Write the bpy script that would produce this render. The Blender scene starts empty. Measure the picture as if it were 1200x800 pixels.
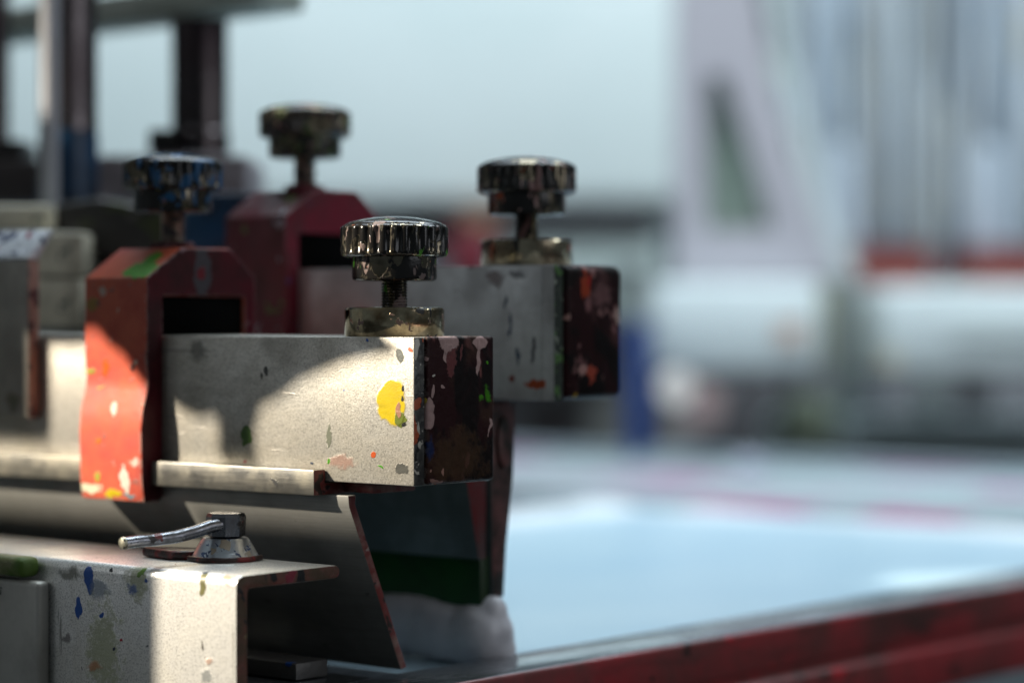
import bpy, bmesh, math, random
from mathutils import Vector, Matrix, noise
random.seed(7)
sc = bpy.context.scene
COL = sc.collection
R = math.radians

# ------------------------------------------------------------------ camera
CAMZ = 1.20                       # eye height above the workshop floor
HORIZ = 375.0                     # horizon row in the 1200x800 photograph
LENS = 85.0
FPX = LENS / 36.0 * 1200.0
cam_d = bpy.data.cameras.new('camera'); cam = bpy.data.objects.new('camera', cam_d); COL.objects.link(cam)
cam.location = (0, 0, CAMZ); cam.rotation_euler = (R(90), 0, 0)
cam_d.lens = LENS; cam_d.sensor_width = 36; cam_d.clip_start = 0.02; cam_d.clip_end = 60
cam_d.shift_y = (HORIZ - 400) / 1200.0
cam_d.dof.use_dof = True; cam_d.dof.focus_distance = 0.822; cam_d.dof.aperture_fstop = 3.8
sc.camera = cam

# ------------------------------------------------------------------ world, lamps, exposure
wd = bpy.data.worlds.new('World'); sc.world = wd; wd.use_nodes = True
bg = wd.node_tree.nodes['Background']; bg.inputs[0].default_value = (.60, .72, .80, 1); bg.inputs[1].default_value = .09

# machine frame: u = along the bars (right, towards us), w = away, z = up
ANG = -R(39.95)
UX, UY = math.cos(ANG), math.sin(ANG)          # u in world
WX, WY = -UY, UX                               # w in world
A0 = Vector((-.0329, .81, CAMZ))
def M(u, w, z): return Vector((A0.x + u*UX + w*WX, A0.y + u*UY + w*WY, CAMZ + z))
def at(px, py, Y): return Vector(((px-600)/FPX*Y, Y, CAMZ - (py-HORIZ)/FPX*Y))
def on_w(px, py, w0):                          # point of the plane w=w0 -> (u, w0, z)
    k = (px-600)/FPX; X0 = A0.x+w0*WX; Y0 = A0.y+w0*WY
    u = (k*Y0-X0)/(UX-k*UY); Y = Y0+u*UY
    return (u, w0, -(py-HORIZ)/FPX*Y)
def on_u(px, py, u0):
    k = (px-600)/FPX; X0 = A0.x+u0*UX; Y0 = A0.y+u0*UY
    w = (k*Y0-X0)/(WX-k*WY); Y = Y0+w*WY
    return (u0, w, -(py-HORIZ)/FPX*Y)

def aim(o, tgt):
    o.rotation_euler = (Vector(tgt)-o.location).to_track_quat('-Z', 'Y').to_euler()
def area(name, loc, tgt, sx, sy, e, c):
    d = bpy.data.lights.new(name, 'AREA'); d.shape = 'RECTANGLE'; d.size = sx; d.size_y = sy; d.energy = e; d.color = c
    o = bpy.data.objects.new(name, d); COL.objects.link(o); o.location = loc; aim(o, tgt); return o
# the low warm light that comes in through a window on the left
LD = (Vector((UX, UY, 0))*-.62 + Vector((WX, WY, 0))*-.785 + Vector((0, 0, .62))).normalized()
LT = M(-.10, 0, -.03)
sd = bpy.data.lights.new('window_light', 'SPOT'); sd.energy = 860; sd.color = (1.0, .89, .72)
sd.shadow_soft_size = .028; sd.spot_size = R(13); sd.spot_blend = .25
so = bpy.data.objects.new('window_light', sd); COL.objects.link(so); so.location = LT + LD*2.6; aim(so, LT)
area('left_window', (-1.9, .15, CAMZ+.75), (-.1, .95, CAMZ), 1.3, 1.0, 5.0, (.90, .95, 1.0))
area('rear_skylight', (.2, 1.9, CAMZ+1.5), (.1, 1.1, CAMZ-.1), 1.8, 1.0, 14, (.72, .86, 1.0))
area('right_fill', (1.25, .15, CAMZ+.45), (0, .9, CAMZ-.05), .9, .9, 3.2, (.93, .95, 1.0))  # added fill lamp for the end faces and the red rail side
area('workshop_light', (.5, 1.7, CAMZ+1.9), (.3, 3.4, CAMZ-.1), 2.5, 1.2, 74, (.84, .95, 1.0))

sc.view_settings.view_transform = 'Standard'; sc.view_settings.look = 'None'
sc.view_settings.exposure = 0.08; sc.view_settings.gamma = 1
sc.cycles.use_denoising = True
sc.cycles.max_bounces = 6; sc.cycles.sample_clamp_indirect = 6
sc.cycles.caustics_reflective = False; sc.cycles.caustics_refractive = False

# ------------------------------------------------------------------ materials
class NT:
    def __init__(s, name):
        s.m = bpy.data.materials.new(name); s.m.use_nodes = True; s.t = s.m.node_tree
        s.b = s.t.nodes['Principled BSDF']; s.tc = s.t.nodes.new('ShaderNodeTexCoord')
    def n(s, typ, **kw):
        x = s.t.nodes.new(typ)
        for k, v in kw.items(): setattr(x, k, v)
        return x
    def put(s, sock, v):
        if isinstance(v, bpy.types.NodeSocket): s.t.links.new(v, sock)
        elif isinstance(v, tuple) and len(v) == 3 and sock.type == 'RGBA': sock.default_value = (*v, 1)
        else: sock.default_value = v
    def math(s, op, a, b=0.0, c=0.0):
        x = s.n('ShaderNodeMath', operation=op); s.put(x.inputs[0], a); s.put(x.inputs[1], b)
        if op in ('MULTIPLY_ADD',): s.put(x.inputs[2], c)
        return x.outputs[0]
    def vec(s, op, a, b):
        x = s.n('ShaderNodeVectorMath', operation=op); s.put(x.inputs[0], a); s.put(x.inputs[1], b)
        return x.outputs['Value'] if op == 'LENGTH' else x.outputs[0]
    def noise(s, scale, detail=3, rough=.6, seed=0, stretch=(1, 1, 1), dist=0):
        mp = s.n('ShaderNodeMapping'); s.put(mp.inputs[0], s.tc.outputs['Object'])
        mp.inputs[1].default_value = (seed*1.37, seed*.71, seed*2.13); mp.inputs[3].default_value = stretch
        x = s.n('ShaderNodeTexNoise'); s.put(x.inputs['Vector'], mp.outputs[0]); x.inputs['Scale'].default_value = scale
        x.inputs['Detail'].default_value = detail; x.inputs['Roughness'].default_value = rough; x.inputs['Distortion'].default_value = dist
        return x.outputs[0]
    def warp(s):
        x = s.n('ShaderNodeTexNoise'); s.put(x.inputs['Vector'], s.tc.outputs['Object']); x.inputs['Scale'].default_value = 170; x.inputs['Detail'].default_value = 2
        w = s.vec('MULTIPLY', s.vec('SUBTRACT', x.outputs['Color'], (.5, .5, .5)), (.0055, .0055, .0055))
        return s.vec('ADD', s.tc.outputs['Object'], w)
    def ramp(s, v, a, b, lo=0.0, hi=1.0):
        x = s.n('ShaderNodeMapRange'); s.put(x.inputs[0], v); x.inputs[1].default_value = a; x.inputs[2].default_value = b
        x.inputs[3].default_value = lo; x.inputs[4].default_value = hi; return x.outputs[0]
    def mixc(s, f, a, b):
        x = s.n('ShaderNodeMix', data_type='RGBA'); s.put(x.inputs[0], f); s.put(x.inputs[6], a); s.put(x.inputs[7], b); return x.outputs[2]
    def mixf(s, f, a, b):
        x = s.n('ShaderNodeMix', data_type='FLOAT'); s.put(x.inputs[0], f); s.put(x.inputs[2], a); s.put(x.inputs[3], b); return x.outputs[0]

def mat(name, base, rough=.5, metal=0.0, var=None, splots=(), marks=(), grain=0.0, grain_scale=2500, lump=0.0, lump_scale=250,
        origin=(0, 0, 0), brushed=None, speck=0.0, paint_h=1.0, coat=0.0, spec=.5, edge=None):
    """base finish + worn variation + thrown paint (splots: colour, scale, threshold, seed, stretch, roughness)
    + single paint marks (marks: colour, centre, radii, ragged, roughness)"""
    s = NT(name); col = base; rg = rough; mt = metal; h = 0.0; warp = None
    if var:
        c2, sc_, lo, hi = var
        f = s.ramp(s.noise(sc_, 5, .62, 3.1), lo, hi); col = s.mixc(f, col, c2)
        rg = s.math('ADD', rough, s.math('MULTIPLY', s.math('SUBTRACT', f, .5), .18))
    if brushed:
        st, amt = brushed
        f = s.noise(900, 3, .6, 5.5, st); col = s.mixc(s.ramp(f, .3, .75, 0, amt), col, tuple(x*.45 for x in base))
        rg = s.math('ADD', rg, s.ramp(f, .3, .7, -.08, .12))
    if speck:
        f = s.ramp(s.noise(grain_scale*.8, 2, .7, 9.1), .47, .66, 0, speck); col = s.mixc(f, col, tuple(x*.22 for x in base))
        f = s.ramp(s.noise(grain_scale*.55, 2, .7, 12.1), .60, .72, 0, speck*.8); col = s.mixc(f, col, (.9, .88, .82))
    for sp in splots:
        c, sc_, th, seed = sp[:4]; st = sp[4] if len(sp) > 4 else (1, 1, 1); ro = sp[5] if len(sp) > 5 else .38
        soft = sp[6] if len(sp) > 6 else .012
        f = s.ramp(s.noise(sc_, 3, .55, seed, st, .35), th, th+soft)
        col = s.mixc(f, col, c); rg = s.mixf(f, rg, ro); mt = s.mixf(f, mt, 0.0) if metal else 0.0
        h = s.math('ADD', h, s.math('MULTIPLY', f, .6))
    for mk in marks:
        c, ce, ra = mk[:3]; rag = mk[3] if len(mk) > 3 else .35; ro = mk[4] if len(mk) > 4 else .35
        if warp is None: warp = s.warp()
        v = s.vec('SUBTRACT', warp, tuple(a-b for a, b in zip(ce, origin)))
        v = s.vec('DIVIDE', v, ra); d = s.vec('LENGTH', v, (0, 0, 0))
        nz = s.noise(mk[5] if len(mk) > 5 else 420, 5, .68, ce[0]*97+ce[2]*31)
        d = s.math('ADD', d, s.math('MULTIPLY', s.math('SUBTRACT', nz, .5), rag*3.4))
        f = s.ramp(d, 1.06, .94) if rag < .55 else s.math('MULTIPLY', s.ramp(d, 1.25, .65), .72)
        c = s.mixc(s.ramp(s.noise(300, 3, .6, ce[0]*50+3, (.5, 1, 1.6)), .45, .7, 0, .4), c, tuple(x*.55 for x in c))
        col = s.mixc(f, col, c); rg = s.mixf(f, rg, ro); mt = s.mixf(f, mt, 0.0) if metal else 0.0
        h = s.math('ADD', h, f)
    if edge:                                     # bare chips along worn edges
        bv = s.n('ShaderNodeBevel'); bv.samples = 4; bv.inputs['Radius'].default_value = edge[1]
        ge = s.n('ShaderNodeNewGeometry'); x = s.n('ShaderNodeVectorMath', operation='DOT_PRODUCT')
        s.put(x.inputs[0], bv.outputs[0]); s.put(x.inputs[1], ge.outputs['Normal'])
        f = s.ramp(x.outputs['Value'], .985, .90); f = s.math('MULTIPLY', f, s.ramp(s.noise(edge[2], 4, .7, 31.0), .47, .53))
        col = s.mixc(f, col, edge[0])
    s.put(s.b.inputs['Base Color'], col); s.put(s.b.inputs['Roughness'], rg); s.put(s.b.inputs['Metallic'], mt)
    s.b.inputs['Specular IOR Level'].default_value = spec
    if coat: s.b.inputs['Coat Weight'].default_value = coat; s.b.inputs['Coat Roughness'].default_value = .12
    hh = s.math('MULTIPLY', h, .00018*paint_h)
    if grain: hh = s.math('ADD', hh, s.math('MULTIPLY', s.noise(grain_scale, 3, .7, 1.7), grain*.0001))
    if lump: hh = s.math('ADD', hh, s.math('MULTIPLY', s.noise(lump_scale, 4, .6, 8.8), lump*.001))
    bp = s.n('ShaderNodeBump'); bp.inputs['Strength'].default_value = .8; bp.inputs['Distance'].default_value = 1.0
    s.put(bp.inputs['Height'], hh); s.t.links.new(bp.outputs[0], s.b.inputs['Normal'])
    return s.m

def plain(name, base, rough=.6, metal=0.0, var=None):
    return mat(name, base, rough, metal, var)

# ------------------------------------------------------------------ geometry helpers
def finish(bm, name, m, parent=None, angle=35):
    me = bpy.data.meshes.new(name)
    bmesh.ops.recalc_face_normals(bm, faces=bm.faces); bm.to_mesh(me); bm.free()
    for p in me.polygons: p.use_smooth = True
    me.set_sharp_from_angle(angle=R(angle))
    ms = m if isinstance(m, (list, tuple)) else [m]
    for x in ms: me.materials.append(x)
    o = bpy.data.objects.new(name, me); COL.objects.link(o)
    if parent: o.parent = parent
    return o
def bev(bm, b, seg=2, edges=None, ang=20):
    es = edges or [e for e in bm.edges if len(e.link_faces) == 2 and e.calc_face_angle(0) > R(ang)]
    if b: bmesh.ops.bevel(bm, geom=es, offset=b, segments=seg, profile=.5, affect='EDGES', clamp_overlap=True)
def box(bm, lo, hi, b=0.0, seg=2):
    t = bmesh.new(); bmesh.ops.create_cube(t, size=1)
    for v in t.verts: v.co = Vector([lo[i] + (v.co[i]+.5)*(hi[i]-lo[i]) for i in range(3)])
    bev(t, b, seg); join(bm, t)
def join(bm, t):
    me = bpy.data.meshes.new('t'); t.to_mesh(me); t.free(); bm.from_mesh(me); bpy.data.meshes.remove(me)
def prism(bm, prof, a0, a1, axis=0, b=0.0, seg=2, off=(0, 0, 0), slices=1, warp=None):
    """profile of two coordinates pushed along an axis (0: prof=(w,z); 1: prof=(u,z); 2: prof=(u,w))"""
    t = bmesh.new(); rings = []
    for k in range(slices+1):
        a = a0+(a1-a0)*k/slices; ring = []
        for p in prof:
            c = [p[0], p[1]]; c.insert(axis, a); ring.append(t.verts.new(Vector(c)+Vector(off)))
        rings.append(ring)
    n = len(prof)
    t.faces.new(rings[0][::-1]); t.faces.new(rings[-1])
    for k in range(slices):
        for i in range(n): t.faces.new((rings[k][i], rings[k][(i+1) % n], rings[k+1][(i+1) % n], rings[k+1][i]))
    bmesh.ops.recalc_face_normals(t, faces=t.faces)
    bev(t, b, seg)
    if warp:
        for v in t.verts: v.co = warp(v.co)
    join(bm, t)
def lathe(bm, prof, c=(0, 0, 0), seg=64, rmod=None, wob=0):
    """profile (r, z), revolved about z; rmod(angle, r, z) changes the radius"""
    rings = []; cx, cy, cz = c
    for (r, z) in prof:
        if r < 1e-6: rings.append([bm.verts.new((cx, cy, cz+z))]); continue
        ring = []
        for i in range(seg):
            a = 2*math.pi*i/seg; rr = rmod(a, r, z) if rmod else r
            ring.append(bm.verts.new((cx+rr*math.cos(a), cy+rr*math.sin(a), cz+z)))
        rings.append(ring)
    for a, b_ in zip(rings, rings[1:]):
        for i in range(seg):
            j = (i+1) % seg
            if len(a) == 1 and len(b_) == 1: continue
            if len(a) == 1: bm.faces.new((a[0], b_[i], b_[j]))
            elif len(b_) == 1: bm.faces.new((a[i], a[j], b_[0]))
            else: bm.faces.new((a[i], a[j], b_[j], b_[i]))
def tube(bm, pts, r, seg=16, rs=None):
    pts = [Vector(p) for p in pts]; rings = []
    for k, p in enumerate(pts):
        d = (pts[min(k+1, len(pts)-1)]-pts[max(k-1, 0)]).normalized()
        x = d.cross(Vector((0, 0, 1))); x = x.normalized() if x.length > 1e-4 else Vector((1, 0, 0)); y = d.cross(x)
        rr = rs[k] if rs else r
        rings.append([bm.verts.new(p + x*rr*math.cos(2*math.pi*i/seg) + y*rr*math.sin(2*math.pi*i/seg)) for i in range(seg)])
    for a, b_ in zip(rings, rings[1:]):
        for i in range(seg): bm.faces.new((a[i], a[(i+1) % seg], b_[(i+1) % seg], b_[i]))
    bm.faces.new(rings[0][::-1]); bm.faces.new(rings[-1])

class Thing:
    """an Empty at the thing's base; parts are built in machine coordinates (u,w,z) or in world coordinates"""
    def __init__(s, name, label, cat, base, group=None, world=False):
        s.base = Vector(base); s.e = bpy.data.objects.new(name, None); COL.objects.link(s.e)
        s.e.empty_display_size = .02
        if world: s.e.location = base
        else: s.e.location = M(*base); s.e.rotation_euler = (0, 0, ANG)
        s.e['label'] = label; s.e['category'] = cat
        if group: s.e['group'] = group
    def part(s, name, m, build, parent=None, angle=35, label=None, face_mat=None):
        bm = bmesh.new(); build(bm)
        for v in bm.verts: v.co -= s.base
        bmesh.ops.recalc_face_normals(bm, faces=bm.faces)
        if face_mat:
            bm.normal_update()
            for f in bm.faces: f.material_index = face_mat(f)
        o = finish(bm, name, m, parent or s.e, angle)
        if label: o['label'] = label
        return o
def copy_thing(e, label, group=None, dloc=Vector((0, 0, 0))):
    c = e.copy(); COL.objects.link(c); c['label'] = label; c.location = e.location + dloc
    if group: c['group'] = group
    for ch in list(e.children):
        d = ch.copy(); COL.objects.link(d); d.parent = c
        for g in list(ch.children):
            k = g.copy(); COL.objects.link(k); k.parent = d
    return c
def setting(name, m, build, base=(0, 0, 0), kind='structure', label=None):
    bm = bmesh.new(); build(bm)
    for v in bm.verts: v.co -= Vector(base)
    o = finish(bm, name, m); o.location = base; o['kind'] = kind
    if label: o['label'] = label
    return o

# paints
MAUVE = (.44, .29, .27); MAROON = (.026, .005, .006); GREENP = (.07, .30, .01); YEL = (.55, .41, .008); ORG = (.50, .085, .02)
BLUP = (.012, .085, .36); CREAM = (.62, .58, .50); BLACKP = (.012, .012, .012); PINKR = (.38, .02, .05)
ALU = (.70, .67, .60)

# ------------------------------------------------------------------ shapes shared by both heads
BT, BB = -.0057, -.0557           # top and bottom of the front bar
def knob_parts(T, u, w, z0, mk, stem_to, stem_mat=None):
    """z0: height that the collar/knob levels are counted from (0 = front bar's own)"""
    N = 30
    def flute(a, r, z):
        f = .5+.5*math.cos(a*N)
        return r - .0011*(1-min(1, f*1.25)**.8)*(1 if .0232 < z < .0320 else .12)
    def kn(bm):
        pr = [(.0172, .0219), (.0183, .0223), (.0187, .0230), (.01885, .0238), (.01885, .0314), (.0187, .0321), (.0183, .0326), (.0174, .0330)]
        t = bmesh.new(); lathe(t, pr, seg=N*8, rmod=flute); lathe(t, [(0, .0221), (.0168, .0221), (.0172, .0219)], seg=48)
        for v in t.verts: v.co += Vector((u, w, z0))
        join(bm, t)
    k = T.part('knob', mk, kn, angle=50)
    def cap(bm): lathe(bm, [(.01775, .0321), (.0176, .0330), (.0158, .0339), (.0125, .0348), (.0080, .0356), (.0035, .0360), (0, .0361)], c=(u, w, z0), seg=96)
    T.part('knob_cap', mk, cap, parent=k, angle=60)
    def hub(bm): lathe(bm, [(0, .0136), (.0138, .0136), (.0146, .0141), (.0148, .0150), (.0148, .0219), (.0140, .0224)], c=(u, w, z0), seg=72)
    T.part('knob_hub', mk, hub, parent=k, angle=40)
    def stem(bm):
        z = stem_to; pr = [(0, z)]
        while z < z0+.0136: pr += [(.0043, z), (.0047, z+.0004), (.0043, z+.0008)]; z += .001
        pr += [(.0043, z0+.014), (0, z0+.014)]
        lathe(bm, pr, c=(u, w, 0), seg=32)
    T.part('threaded_screw', stem_mat or mk, stem, angle=60)

def knob_mat(name, cols, seed, base=(.30, .26, .19), extra=()):
    sp = [((.012, .011, .010), 150, .43, seed+.3, (1, 1, .5), .16, .03)]
    for i, (c, th, stx) in enumerate(cols): sp.append((c, 170+30*i, th, seed+i*2.7, (1, 1, stx), .4))
    return mat(name, base, .15, 1.0, var=((.10, .085, .06), 90, .38, .62), splots=sp, lump=.12, lump_scale=350, paint_h=1.0)

# ------------------------------------------------------------------ front bar
BO = (-.2, .02, BB)
def mk(c, px, py, rx, ry, w0=0.0, rag=.35, ro=.35, ns=420):
    p = on_w(px, py, w0); return (c, p, (rx/2350, .004, ry/3450), rag, ro, ns)
def mku(c, px, py, rx, ry, u0=.0, rag=.35, ro=.35, ns=420):
    p = on_u(px, py, u0); return (c, p, (.004, rx/2280, ry/3450), rag, ro, ns)
front_alu = mat('sandblasted_aluminium', (.60, .575, .52), .44, .58, var=((.40, .37, .31), 30, .38, .72), grain=1.3, grain_scale=1900, speck=.5, origin=BO,
    splots=[((.20, .18, .15), 60, .62, 2.2, (.5, 1, 1.6), .6, .22), ((.05, .045, .04), 300, .745, 7.7, (1, 1, .6), .5), ((.24, .22, .20), 210, .66, 15.3, (.10, 1, 1.7), .5, .05), ((.30, .27, .22), 38, .58, 21.3, (.6, 1, 1.4), .55, .30)],
    marks=[mk(YEL, 460, 472, 15.5, 29, rag=.06, ro=.3), mk((.13, .16, .02), 470, 491, 7, 9, rag=.4),
           mk((.35, .17, .10), 468, 480, 4, 6, rag=.5), mk((.12, .13, .11), 469, 417, 4, 9, rag=.3), mk((.10, .10, .09), 470, 549, 7, 5, rag=.45),
           mk(ORG, 437, 534, 2.2, 4, rag=.4), mk((.34, .18, .14), 398, 540, 16, 8, rag=.7), mk(GREENP, 446, 546, 3, 1.3),
           mk(GREENP, 384, 538, 1.4, 4), mk((.16, .17, .13), 385, 510, 3.5, 14, rag=.5), mk((.07, .14, .03), 289, 508, 5, 14, rag=.5),
           mk((.08, .08, .07), 306, 441, 2.5, 4, rag=.5), mk((.08, .08, .07), 313, 433, 2.5, 5, rag=.5), mk(BLUP, 430, 399, 2, 1.6), mk(ORG, 482, 408, 2.5, 3), mk((.015, .015, .015), 473, 455, 2.0, 4, rag=.5),
           mk((.02, .02, .02), 474, 470, 2.0, 3, rag=.5), mk((.02, .02, .02), 474, 496, 2.5, 3, rag=.5), mk(BLUP, 404, 455, 1.2, 1.2), mk(PINKR, 286, 540, 2.5, 2), mk((.04, .06, .10), 366, 540, 2.5, 2),
           mk((.14, .13, .11), 232, 412, 9, 12, rag=.8)])
edge_mat = mat('splattered_bar_end', (.12, .12, .11), .5, .3, var=((.035, .035, .033), 170, .4, .6), lump=.4, lump_scale=400, origin=BO,
    splots=[(CREAM, 240, .60, 4.4), (ORG, 160, .63, 8.2, (1, 1, .5)), (BLACKP, 210, .58, 2.9)],
    marks=[mku(ORG, 487, 472, 4, 9), mku(ORG, 484, 505, 5, 18), mku(CREAM, 487, 410, 4, 13, rag=.3), mku((.10, .11, .11), 484, 440, 4, 10), mku(CREAM, 490, 500, 2, 7), mku(CREAM, 491, 520, 2.5, 6)])
endcap_mat = mat('maroon_ink_crust', MAROON, .62, 0, spec=.14, var=((.05, .024, .016), 60, .52, .72), lump=.5, lump_scale=260, origin=BO, edge=((.40, .34, .30), .0013, 300),
    splots=[((.007, .003, .003), 70, .49, 44.1, (1, 1, .5), .5, .08), ((.16, .06, .055), 130, .63, 51.7, (1, 1, .45), .5, .04), ((.10, .04, .035), 90, .63, 3.3, (1, 1, .6), .5, .06), ((.02, .03, .06), 75, .66, 9.4, (1, 1, 1), .5, .12)],
    marks=[mku((.075, .038, .018), 535, 535, 34, 30, .0012, .9, .5, 200), mku(MAUVE, 525, 401, 11, 11, .0012, .25), mku(MAUVE, 525, 413, 5, 10, .0012, .15), mku(MAUVE, 561, 401, 9, 8, .0012, .25), mku(MAUVE, 560, 418, 2.6, 22, .0012, .12),
           mku(MAUVE, 501, 421, 4, 2.5, .0012, .5), mku(YEL, 497, 440, 2.3, 14, .0012, .25), mku(YEL, 496, 478, 3, 12, .0012, .3), mku(MAUVE, 503, 484, 6, 18, .0012, .15),
           mku(MAUVE, 506, 459, 1.8, 6, .0012, .3), mku(MAUVE, 518, 453, 2.5, 2, .0012, .4), mku(CREAM, 507, 441, 2, 1.2, .0012, .5), mku(GREENP, 572, 462, 4, 8, .0012, .6),
           mku(GREENP, 564, 468, 2.5, 5, .0012, .6), mku(GREENP, 570, 425, 2, 2, .0012, .5), mku((.16, .05, .05), 530, 425, 5, 16, .0012, .5), mku((.30, .17, .14), 512, 566, 6, 3, .0012, .5),
           mku((.42, .22, .17), 505, 552, 1.6, 2, .0012), mku((.42, .22, .17), 519, 553, 1.4, 3, .0012), mku((.01, .03, .11), 504, 525, 4, 14, .0012, .7), mku((.14, .05, .05), 541, 412, 2, 9, .0012, .5),
           mku(MAUVE, 574, 500, 1, 9, .0012, .5)])
def face_end(f): return 1 if f.normal.x > .6 else 0

def make_bar(label, oz, du, dw, alu, edge, capm, kmat, cmat, kt, back=False):
    T = Thing('holder_bar', label, 'metal bar', (-.2+du, .02+dw, BB+oz), 'square holder bars of the printing head')
    T.part('bar', [alu, edge], lambda bm: box(bm, (-.52+du, dw, BB+oz), (du if not back else du-.0060, .0400+dw, BT+oz), .0006 if not back else .00015, 2), face_mat=face_end)
    if back: T.part('bar_edge', [alu, edge], lambda bm: box(bm, (du-.0060, dw, BB+oz), (du, .0050+dw, BT+oz), .00015, 1), face_mat=face_end)
    T.part('end_plate', capm, lambda bm: box(bm, (du-(.0058 if back else .001), .0052+dw, BB+oz+.0004), (.0013+du, .0402+dw, BT+oz+.0002), .0013 if not back else .0038, 4))
    u, w = -kt+du, .0200+dw
    T.part('collar', cmat, lambda bm: lathe(bm, [(0, BT), (.0170, BT), (.0174, BT+.0006), (.0174, .0036), (.0169, .0043), (.0158, .0045), (0, .0045)], c=(u, w, oz), seg=80))
    knob_parts(T, u, w, oz, kmat, .004+oz)
    return T
collar_mat = mat('reflection_mottled_collar', (.70, .58, .38), .16, 1.0, var=((.16, .12, .07), 70, .45, .62), lump=.10, lump_scale=300,  # gold and dark reflections put into the tint and mottling
    splots=[(BLACKP, 150, .60, 5.2, (1, 1, .7)), ((.35, .06, .03), 180, .68, 1.1, (1, 1, .5)), (BLUP, 260, .70, 6.1), ((.20, .13, .11), 190, .63, 9.8)])
k_front = knob_mat('front_knob_chrome', [((.17, .125, .115), .64, .45), (GREENP, .685, .35), ((.30, .06, .02), .72, .6)], 1.0)
k_back = knob_mat('back_knob_chrome', [((.24, .13, .12), .60, .5), (ORG, .68, .6), (MAUVE, .64, .6)], 11.0)
k_blue = knob_mat('blue_splashed_chrome', [((.006, .08, .20), .56, .8), (YEL, .70, .8), (GREENP, .70, .6), ((.25, .10, .08), .67, .5)], 23.0)
k_green = knob_mat('olive_splashed_chrome', [((.05, .075, .015), .55, .7), ((.20, .09, .09), .62, .6), (GREENP, .70, .6)], 37.0)
make_bar('sharp aluminium holder bar with a yellow paint blob near its dark crusted end',
         0, 0, 0, front_alu, edge_mat, endcap_mat, k_front, collar_mat, .0273)
# rear bar
DU, DW, DZ = -.011, .0886, .026
BO2 = (-.2+DU, .02+DW, BB+DZ)
back_alu = mat('dull_aluminium', (.58, .60, .60), .45, .40, var=((.40, .40, .40), 40, .40, .62), grain=.5, origin=BO2,
    splots=[((.07, .06, .06), 120, .665, 4.1, (.6, 1, 1.5), .5, .05)],
    marks=[mk((.10, .05, .045), 580, 327, 10, 9, DW, .7), mk((.07, .07, .08), 605, 322, 10, 5, DW, .7), mk((.02, .05, .10), 598, 380, 1.6, 18, DW, .5), mk((.02, .05, .10), 606, 418, 2, 12, DW, .4),
           mk((.05, .05, .07), 624, 410, 2, 18, DW, .4), mk(ORG, 627, 449, 11, 5, DW, .5), mk((.25, .04, .03), 601, 445, 3, 4, DW, .5), mk((.03, .06, .09), 592, 355, 2, 9, DW, .5)])
back_edge = mat('black_bar_end', (.03, .04, .03), .5, .2, origin=BO2, splots=[((.30, .33, .27), 300, .62, 3.1), ((.07, .16, .04), 180, .60, 6.7), ((.4, .04, .03), 200, .70, 8.7)], lump=.3)
back_cap = mat('red_spotted_maroon_crust', (.022, .004, .005), .6, 0, spec=.14, var=((.07, .03, .03), 60, .52, .66), lump=.5, lump_scale=200, origin=BO2, edge=((.30, .24, .22), .0013, 240),
    splots=[((.006, .003, .003), 60, .49, 44.1, (1, 1, .6), .5, .08), ((.24, .12, .115), 120, .61, 51.7, (1, 1, .6), .45, .04), ((.22, .10, .10), 70, .60, 14.3, (1, 1, .7), .45, .05), ((.34, .05, .02), 95, .70, 5.9, (1, 1, .6))],
    marks=[mku((.40, .03, .02), 690, 328, 2, 8, DU+.001, .4), mku((.48, .27, .24), 682, 434, 6, 8, DU+.001, .5), mku((.40, .07, .04), 692, 436, 7, 12, DU+.001, .5), mku((.35, .2, .17), 664, 372, 5, 3, DU+.001, .5),
           mku((.5, .35, .3), 724, 372, 4, 10, DU+.001, .4), mku((.45, .28, .03), 675, 463, 2, 5, DU+.001, .4), mku((.20, .10, .10), 705, 348, 14, 14, DU+.001, .6)])
collar2 = mat('amber_lit_collar', (.55, .47, .33), .2, 1.0, var=((.2, .16, .11), 80, .42, .58), lump=.15, splots=[(BLACKP, 120, .60, 2.2, (1, 1, .3)), ((.4, .02, .02), 120, .69, 6.4, (1, 1, .3))])
make_bar('grey holder bar behind the front one, its rounded end crusted maroon and red',
         DZ, DU, DW, back_alu, back_edge, back_cap, k_back, collar2, .0298, True)

# ------------------------------------------------------------------ saddle clamps
def make_clamp(label, du, dw, oz, u0, u1, bodym, sidem, kmat, ku):
    T = Thing('saddle_clamp', label, 'clamp', ((u0+u1)/2+du, .02+dw, -.0665+oz), 'painted saddle clamps on the holder bars')
    prof = [(-.0098, -.0665), (-.0108, -.058), (-.0112, -.040), (-.0104, -.033), (-.0084, -.026), (-.0078, -.0215), (-.0084, -.016), (-.0085, .0157),
            (.0085, .0270), (.0334, .0270), (.0467, .0163), (.0467, -.030), (.0408, -.030), (.0408, .0088), (-.0004, .0088), (-.0004, -.0645), (-.0015, -.0665)]
    prof = [(p[0]+dw, p[1]+oz) for p in prof]
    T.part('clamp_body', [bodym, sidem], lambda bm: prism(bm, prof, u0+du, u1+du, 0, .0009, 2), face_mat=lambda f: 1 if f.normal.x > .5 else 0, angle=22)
    knob_parts(T, ku+du, .0200+dw, .027+oz, kmat, BT+oz+.0002, stem_steel)
    T.part('opening_filler', openingm, lambda bm: box(bm, (u0+du+.001, dw+.0004, oz+BT+.0003), (u1+du-.0012, dw+.0404, oz+.0086), .0004))  # added black block that darkens the clamp opening
    T.part('locking_nut', sidem, lambda bm: lathe(bm, [(0, .0272), (.0085, .0272), (.0085, .0290), (.0075, .0296), (0, .0296)], c=(ku+du, .02+dw, oz), seg=6), angle=20)
    return T
blackm = mat('oily_black_metal', (.012, .011, .011), .4, .2, lump=.2)
openingm = mat('opening_black', (.003, .003, .003), .95, spec=.05)
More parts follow.
